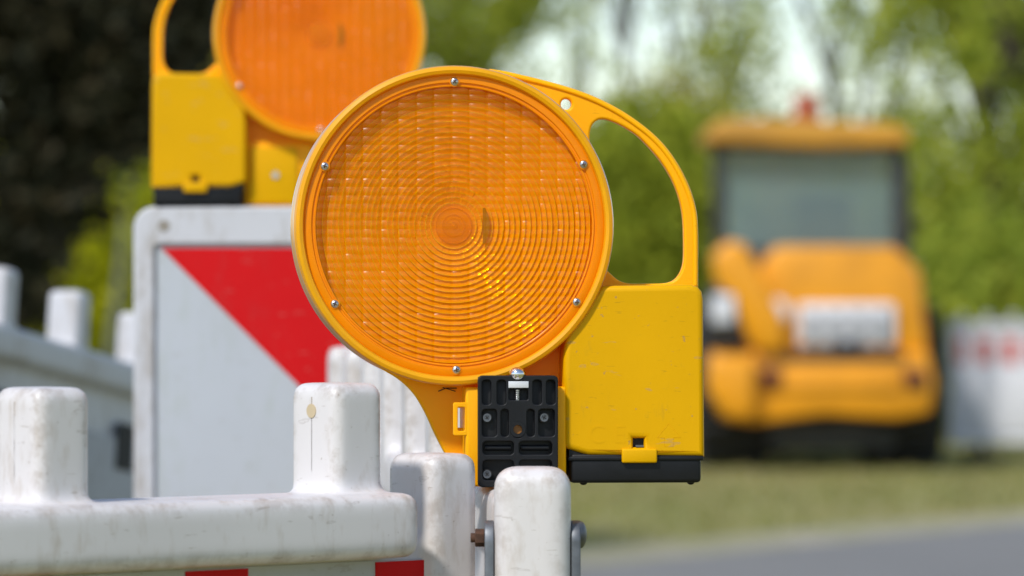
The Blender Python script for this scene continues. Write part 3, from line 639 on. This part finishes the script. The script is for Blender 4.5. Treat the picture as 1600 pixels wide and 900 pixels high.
# ------------------------------------------------------------------ warning lamp
YAW = R(5.0); S = 3.08 / F; TK = 0.040
def lx(px, y=0.0): return (px - 806) * S / math.cos(YAW) + y * math.tan(YAW)
def lz(py): return (757 - py) * S
u = S                      # one photograph pixel at the lamp
def lamp(label, loc, rz):
    t = thing('warning_lamp', label, 'warning lamp', loc, rz, 'amber warning lamps')
    cxl, czl = lx(712, -TK), lz(354)
    # drum: two half shells with bead, tapering to the middle seam
    half = [(238, -86), (240, -91), (245, -93), (250, -91), (252.5, -86), (251, -78), (249.5, -66), (248, -30), (247, -5), (250, -4), (250.5, 0)]
    half = [(r * 0.977, a) for r, a in half]
    prof = [(r * u, a * u) for r, a in half] + [(r * u, -a * u) for r, a in half[::-1][1:]]
    prof += [(r * 0.977 * u, a * u) for r, a in ((238, 76), (239, 60), (240, 0), (239, -60), (238, -76))]
    mb = MB(); mb.lathe(prof, 128, 'Y'); bmesh.ops.translate(mb.bm, vec=(cxl, 0, czl), verts=mb.bm.verts)
    drum = mb.build('drum', M['drum'], t, 40)
    # web with neck and carrying handle
    neck = catmull([(560, 545), (590, 572), (622, 592), (646, 615), (664, 645), (680, 680), (697, 712), (722, 752)], 5)
    outer = neck + [(890, 752), (1060, 752), (1088, 620), (1090, 470)] + catmull([(1091, 450), (1091, 362), (1087, 322), (1073, 281), (1049, 240), (1020, 208), (980, 178), (940, 156), (900, 140), (855, 127), (800, 114), (765, 108)], 5) + [(690, 200), (600, 330), (560, 440)]
    hole = catmull([(922, 203), (928, 191), (940, 186), (957, 190), (979, 201), (1001, 217), (1033, 253), (1055, 292), (1066, 332), (1068.5, 380), (1067, 414), (1057, 434), (1041, 442), (1010, 443), (977, 442), (957, 431), (938, 405), (930, 350), (926, 280), (921, 225)], 5, True)
    eye = [(884 + 8.5 * math.cos(a * math.pi / 8), 163 + 8.5 * math.sin(a * math.pi / 8)) for a in range(16)]
    slot = [(709, 637), (723, 637), (723, 668), (709, 668)]
    T2 = lambda pts: [(lx(a), lz(b)) for a, b in pts]
    me = curve_mesh([T2(outer), T2(hole), T2(eye), T2(slot)], 11 * u, 4 * u, 3)
    web = link('handle', me, M['housing'], t, 40)
    # stiffening bead along the outside of the handle
    hp = catmull([(1086, 446), (1086, 362), (1082, 323), (1068, 284), (1045, 244), (1016, 212), (977, 183), (938, 161), (898, 145), (854, 132), (800, 119)], 5)
    for sy in (-1, 1):
        mb = MB(); mb.tube([(lx(a), sy * 10 * u, lz(b)) for a, b in hp], 4.6 * u, 8); mb.build('bead', M['housing'], web, 60)
    # lenses, one each side
    def lens_mesh():
        rad = 222.0; st = 1.7; n = int(2 * rad / st) + 1
        g = np.linspace(-rad, rad, n); Xg, Zg = np.meshgrid(g, g); r = np.sqrt(Xg ** 2 + Zg ** 2)
        cu = (Zg + 6) / 13.3; cv = (Xg + 5) / 28.0
        fu = cu - np.floor(cu) - 0.5; fv = cv - np.floor(cv) - 0.5
        cell = (np.sin(np.floor(cu) * 12.9898 + np.floor(cv) * 78.233) * 43758.5453) % 1.0
        pil = 1.3 * (1 - (2 * fu) ** 2) + 2.8 * (1 - (2 * fv) ** 2) + fv * (cell - 0.5) * 2.2 + fu * (np.modf(cell * 7.13)[0] - 0.5) * 0.8
        pil = pil - 1.1 * (np.abs(fv) > 0.465)
        fade = np.clip((r - 30) / 40, 0.25, 1)
        hgt = pil * fade + 3.0 * (1 - (r / rad) ** 2)
        V = np.stack([Xg * u, -(78 + hgt) * u, Zg * u], -1).reshape(-1, 3)
        idx = np.arange(n * n).reshape(n, n); q = np.stack([idx[:-1, :-1], idx[:-1, 1:], idx[1:, 1:], idx[1:, :-1]], -1).reshape(-1, 4)
        rc = r.reshape(-1)[q].max(1); q = q[rc <= rad]
        me = bpy.data.meshes.new('lens'); me.from_pydata(V.tolist(), [], q.tolist()); me.update()
        for p in me.polygons: p.use_smooth = True
        me.set_sharp_from_angle(angle=R(22)); return me
    def ring_mesh():
        rr, hh = [0.5], [4.0]
        for k, (a, b) in enumerate([(0.5, 6), (6, 12), (12, 18), (18, 28)]): rr += [a + (b - a) * 0.5, b - 0.4, b]; hh += [2.5, 0.5, 4.0]
        a = 28.0
        while a < 221: 
            b = min(a + 8.6, 221.5); rr += [a + 0.4, a + 3.2, b - 1.3, b]; hh += [0.2, 1.1, 3.4, 3.9]; a = b
        mb = MB(); mb.lathe([(r * u, -(62 + h) * u) for r, h in zip(rr, hh)], 240, 'Y', closed=False); gj = random.Random(2)
        for v in mb.bm.verts:
            if v.co.x ** 2 + v.co.z ** 2 > (32 * u) ** 2: v.co.y += gj.uniform(-0.6, 0.6) * u
        me = mb.me('rings')
        for p in me.polygons: p.use_smooth = True
        me.set_sharp_from_angle(angle=R(35)); me.materials.append(M['rings']); me.materials.append(M['lit_ridges'])
        for p in me.polygons:
            c = p.center; q = math.hypot(c.x, c.z) / u
            if q > 29 and ((q - 28.0) % 8.6 > 7.3 or (q - 28.0) % 8.6 < 0.35): p.material_index = 1
        return me
    LM, RM = lens_mesh(), ring_mesh()
    fl = MB(); fl.lathe([(a * u, -b * u) for a, b in ((219, 80), (219, 82.5), (220, 83.2), (221.5, 83.2), (222.2, 81.6), (225, 81.6), (226, 84.2), (236, 84.6), (238.5, 83), (238.5, 80), (228, 79))], 128, 'Y'); FM = fl.me('flange')
    for p in FM.polygons: p.use_smooth = True
    FM.set_sharp_from_angle(angle=R(40))
    SM = None
    for side in (0, 1):
        ln = link('lens', LM, M['lens'], t); ln.location = (cxl, 0, czl); ln.rotation_euler = (0, 0, math.pi * side); ln.scale = (0.977, 1, 0.977)
        link('flange', FM, M['flange'], ln); link('ring_optic', RM, None, ln)
        if SM is None:
            mb = MB(); mb.lathe([(a * u, -b * u) for a, b in ((1, 71), (5, 71), (6, 69), (15, 69), (16, 70.5), (18, 70.5), (19, 68.5), (27, 68), (28, 69.5), (30, 69), (30, 66), (1, 66))], 40, 'Y')
            mb.prism([(57 * u * math.cos(R(q)), 57 * u * math.sin(R(q))) for q in range(-30, 31, 6)] + [(46 * u, 28 * u), (46 * u, -28 * u)], -70 * u, -69 * u, mi=1)
            BM = mb.me('bulb'); BM.materials.append(M['bulb']); BM.materials.append(plain('brown foil', (0.33, 0.18, 0.06), 0.4))
            SM = True
        link('bulb_holder', BM, None, ln)
        for px, py in ((708, 125), (503, 259), (913, 255), (519, 476), (902, 473), (711, 580)):
            mb = MB(); a, b = (px - 708) * u, (352 - py) * u
            mb.cyl((a, -83 * u, b), (a, -85.5 * u, b), 8.2 * u, n=20, mi=2)
            mb.dome((a, -85 * u, b), (0, -1, 0), 6.6 * u, 3.6 * u)
            q = Matrix.Rotation(px * 0.7, 4, 'Y')
            mb.box((a, -87.9 * u, b), (7.2 * u, 1.6 * u, 2.0 * u), 0, rot=q, mi=1); mb.box((a, -87.95 * u, b), (2.0 * u, 1.6 * u, 7.2 * u), 0, rot=q, mi=1)
            mb.build('screw', [M['zinc'], M['rust'], M['flange']], ln, 40)
    # battery box
    BT = 0.036
    f = lambda pts, y: [(lx(a, y), lz(b)) for a, b in pts]
    bpts = [(880, 560), (884, 520), (915, 470), (940, 447)] + [(1078, 445), (1088, 448), (1095, 456), (1097, 468)] + [(1099, 712), (918, 709), (886, 699), (880, 692)]
    hb = BT
    me = curve_mesh([f(bpts, -BT), f([(988, 683), (1005, 683), (1005, 697), (988, 697)], -BT)], hb, 9 * u, 4)
    bx = link('battery_box', me, M['box'], t, 40)
    MB().box((lx(996, -BT), 0, lz(690)), (30 * u, 1.7 * hb, 26 * u)).build('latch_pocket', M['cavity'], bx, None)
    MB().box((lx(998, -BT), -hb * 0.93, lz(695)), (12 * u, 3 * u, 3 * u)).build('latch_spring', M['galv'], bx, None)
    cap = MB(); zc = lz(727)
    cap.box((lx(992, -BT), 0, lz(729)), (204 * u, 2 * hb - 6 * u, 46 * u), 6 * u); cap.box((lx(992, -BT), 0, lz(714)), (211 * u, 2 * hb - 1 * u, 7 * u), 2 * u)
    for px in (913, 1080):
        for sy in (-1, 1): cap.dome((lx(px, -BT), sy * (hb - 24 * u), lz(752)), (0, 0, 1), 6 * u, 4 * u)
    cap.prism(f([(889, 700), (922, 712), (889, 716)], -BT), -hb + 6 * u, hb - 6 * u)
    cap.build('base_cap', M['black'], bx, 40)
    for sy in (-1, 1): MB().box((lx(997, -BT), sy * (hb + 1 * u), lz(710)), (55 * u, 10 * u, 22 * u), 3 * u).build('latch', M['box'], bx)
    ce = text_mesh('C E', 40 * u, 0.28 * u); ce.transform(Matrix.Translation((lx(947, -BT), -hb + 0.0 * u, lz(678)))); link('embossed_letters', ce, M['box'], bx)
    mb = MB(); tri = [(lx(1025, -BT), lz(682)), (lx(1043, -BT), lz(660)), (lx(1061, -BT), lz(682)), (lx(1050, -BT), lz(682)), (lx(1050, -BT), lz(696)), (lx(1036, -BT), lz(696)), (lx(1036, -BT), lz(682))]
    mb.tube([(a, -hb, b) for a, b in tri + [tri[0]]], 0.35 * u, 6); mb.build('embossed_mark', M['box'], bx)
    # mount column behind the bracket
    mt = MB(); y0 = -0.034
    mt.box((lx(806, y0), -0.009, lz(680)), (156 * u, 0.054, 154 * u), 5 * u)
    mount = mt.build('mount', M['housing'], t)
    mb = MB(); mb.box((lx(806, 0.02), 0.0195, lz(680)), (110 * u, 0.004, 130 * u), 3 * u); mb.cyl((lx(806), 0.0205, lz(680)), (lx(806), 0.023, lz(680)), 8 * u, n=16, mi=1); mb.build('back_plate', [M['box'], M['zinc']], mount)
    clip = curve_mesh([f(rrect(709, 732, 627, 678, 3), -0.033), f(rrect(716, 727, 634, 671, 2), -0.033)], 6 * u, 1.2 * u, 1); clip.transform(Matrix.Translation((0, -0.033, 0))); link('clip', clip, M['housing'], mount, 40)
    mb = MB(); mb.tube([(lx(685, -0.005), -12 * u, lz(611)), (lx(697, -0.005), -12 * u, lz(606)), (lx(714, -0.005), -12 * u, lz(606))], 0.8 * u, 5); mb.tube([(lx(692, -0.005), -12 * u, lz(605)), (lx(712, -0.005), -12 * u, lz(611))], 0.7 * u, 5); mb.build('scratch', M['cavity'], web, None)
    return t
def bracket(t):
    yb = -0.0475
    f = lambda px, py: (lx(px, yb), lz(py))
    def rr(x0, x1, y0, y1, r):
        a, b = f(x0, y1), f(x1, y0); return rrect(a[0], b[0], a[1], b[1], r * u)
    pockets = [(754, 768, 592, 630, 5), (777, 791, 592, 630, 5), (795, 825, 606, 623, 3), (832, 846, 592, 630, 5), (853, 867, 592, 630, 5),
               (754, 777, 637, 679, 5), (783, 795, 637, 679, 5), (823, 835, 637, 679, 5), (841, 866, 637, 679, 5),
               (755, 803, 686, 707, 6), (811, 862, 686, 707, 6), (755, 803, 715, 746, 6), (811, 862, 715, 746, 6), (802, 816, 658, 681, 6)]
    me = curve_mesh([rr(748, 871, 585, 757, 7)] + [rr(*q) for q in pockets], 7 * u, 1.6 * u, 2); me.transform(Matrix.Translation((0, yb + 7 * u, 0)))
    br = link('bracket', me, M['black'], t, 40)
    c = f(809, 671); ce = MB(); ce.box((c[0], yb + 17 * u, c[1]), (121 * u, 7 * u, 168 * u), 2 * u)
    for px, dx in ((779, 40), (836, 42)): q = f(px, 696.5); ce.cyl((q[0] - dx / 2 * u, yb + 12 * u, q[1]), (q[0] + dx / 2 * u, yb + 12 * u, q[1]), 4.5 * u, n=12)
    ce.build('backing', M['black'], br, 40)
    q = f(809, 668); mb = MB(); mb.lathe([(7 * u, -2 * u), (12 * u, -2 * u), (13 * u, 0), (13 * u, 9 * u), (7 * u, 9 * u)], 28, 'Y'); mb.build('boss', M['black'], br, 40, (q[0], yb + 1 * u, q[1]))
    mb = MB(); mb.cyl((q[0], yb + 6 * u, q[1]), (q[0], yb + 9 * u, q[1]), 7 * u, n=20); mb.build('boss_core', plain('orange brown core', (0.30, 0.11, 0.01), 0.5), br)
    q = f(809, 580); mb = MB(); mb.dome((q[0], yb + 8 * u, q[1] - 3 * u), (0, 0, 1), 13 * u, 11 * u, 28); mb.build('dome_bolt', M['chrome'], br, 60)
    q = f(809, 614); mb = MB()
    mb.cyl((q[0], yb + 9 * u, q[1] - 9 * u), (q[0], yb + 9 * u, q[1] + 9 * u), 4.2 * u, n=16)
    for k in range(6): mb.lathe([(4 * u, -0.8 * u), (5.6 * u, 0), (4 * u, 0.8 * u)], 16, 'Z'); bmesh.ops.translate(mb.bm, vec=(q[0], yb + 9 * u, q[1] + (k - 2.5) * 2.8 * u), verts=mb.bm.verts[-48:])
    mb.build('thread', M['zinc'], br, 40)
    q = f(810, 599); MB().box((q[0], yb - 0.4 * u, q[1]), (31 * u, 1.6 * u, 10 * u), 0.5 * u).build('label_plate', M['tin'], br)
    for px, py in ((762, 650), (850, 650), (762, 737), (850, 737)):
        q = f(px, py); mb = MB(); mb.cyl((q[0], yb + 6 * u, q[1]), (q[0], yb + 13 * u, q[1]), 8 * u, n=20, mi=1); mb.lathe([(4.6 * u, 3 * u), (6.2 * u, 3 * u), (6.4 * u, 6 * u), (4.6 * u, 6 * u)], 20, 'Y', mi=2)
        bmesh.ops.translate(mb.bm, vec=(q[0], yb, q[1]), verts=mb.bm.verts[-80:])
        mb.cyl((q[0], yb + 4.5 * u, q[1]), (q[0], yb + 8 * u, q[1]), 4.6 * u, n=16); mb.box((q[0], yb + 4.2 * u, q[1]), (6 * u, 1 * u, 1.6 * u), mi=1, rot=Matrix.Rotation(px * .3, 4, 'Y')); mb.box((q[0], yb + 4.25 * u, q[1]), (1.6 * u, 1 * u, 6 * u), mi=1, rot=Matrix.Rotation(px * .3, 4, 'Y'))
        mb.build('screw', [M['galv'], M['cavity'], M['galv']], br, 40)
pl = W(806, 757, 3.08)
lamp1 = lamp('amber warning lamp with black bracket standing in front', pl, YAW)
lamp2 = copy_tree(lamp1)
lamp2['label'] = 'amber warning lamp without bracket on top of the beacon board'
p2 = W(431, 320, 4.60); lamp2.location = (p2.x, p2.y, zt_board - 0.002); lamp2.rotation_euler = (0, 0, math.pi + R(2))
bracket(lamp1)
for ln in [o for o in COL.objects if o.parent == lamp2 and o.name.startswith('lens')]:      # duller, deeper amber rings keep the sun streak off the rear lamp
    for o in [q for q in COL.objects if q.parent == ln and q.name.startswith('ring_optic')]:
        for sl_ in o.material_slots: sl_.link = 'OBJECT'; sl_.material = M['rings_rear']
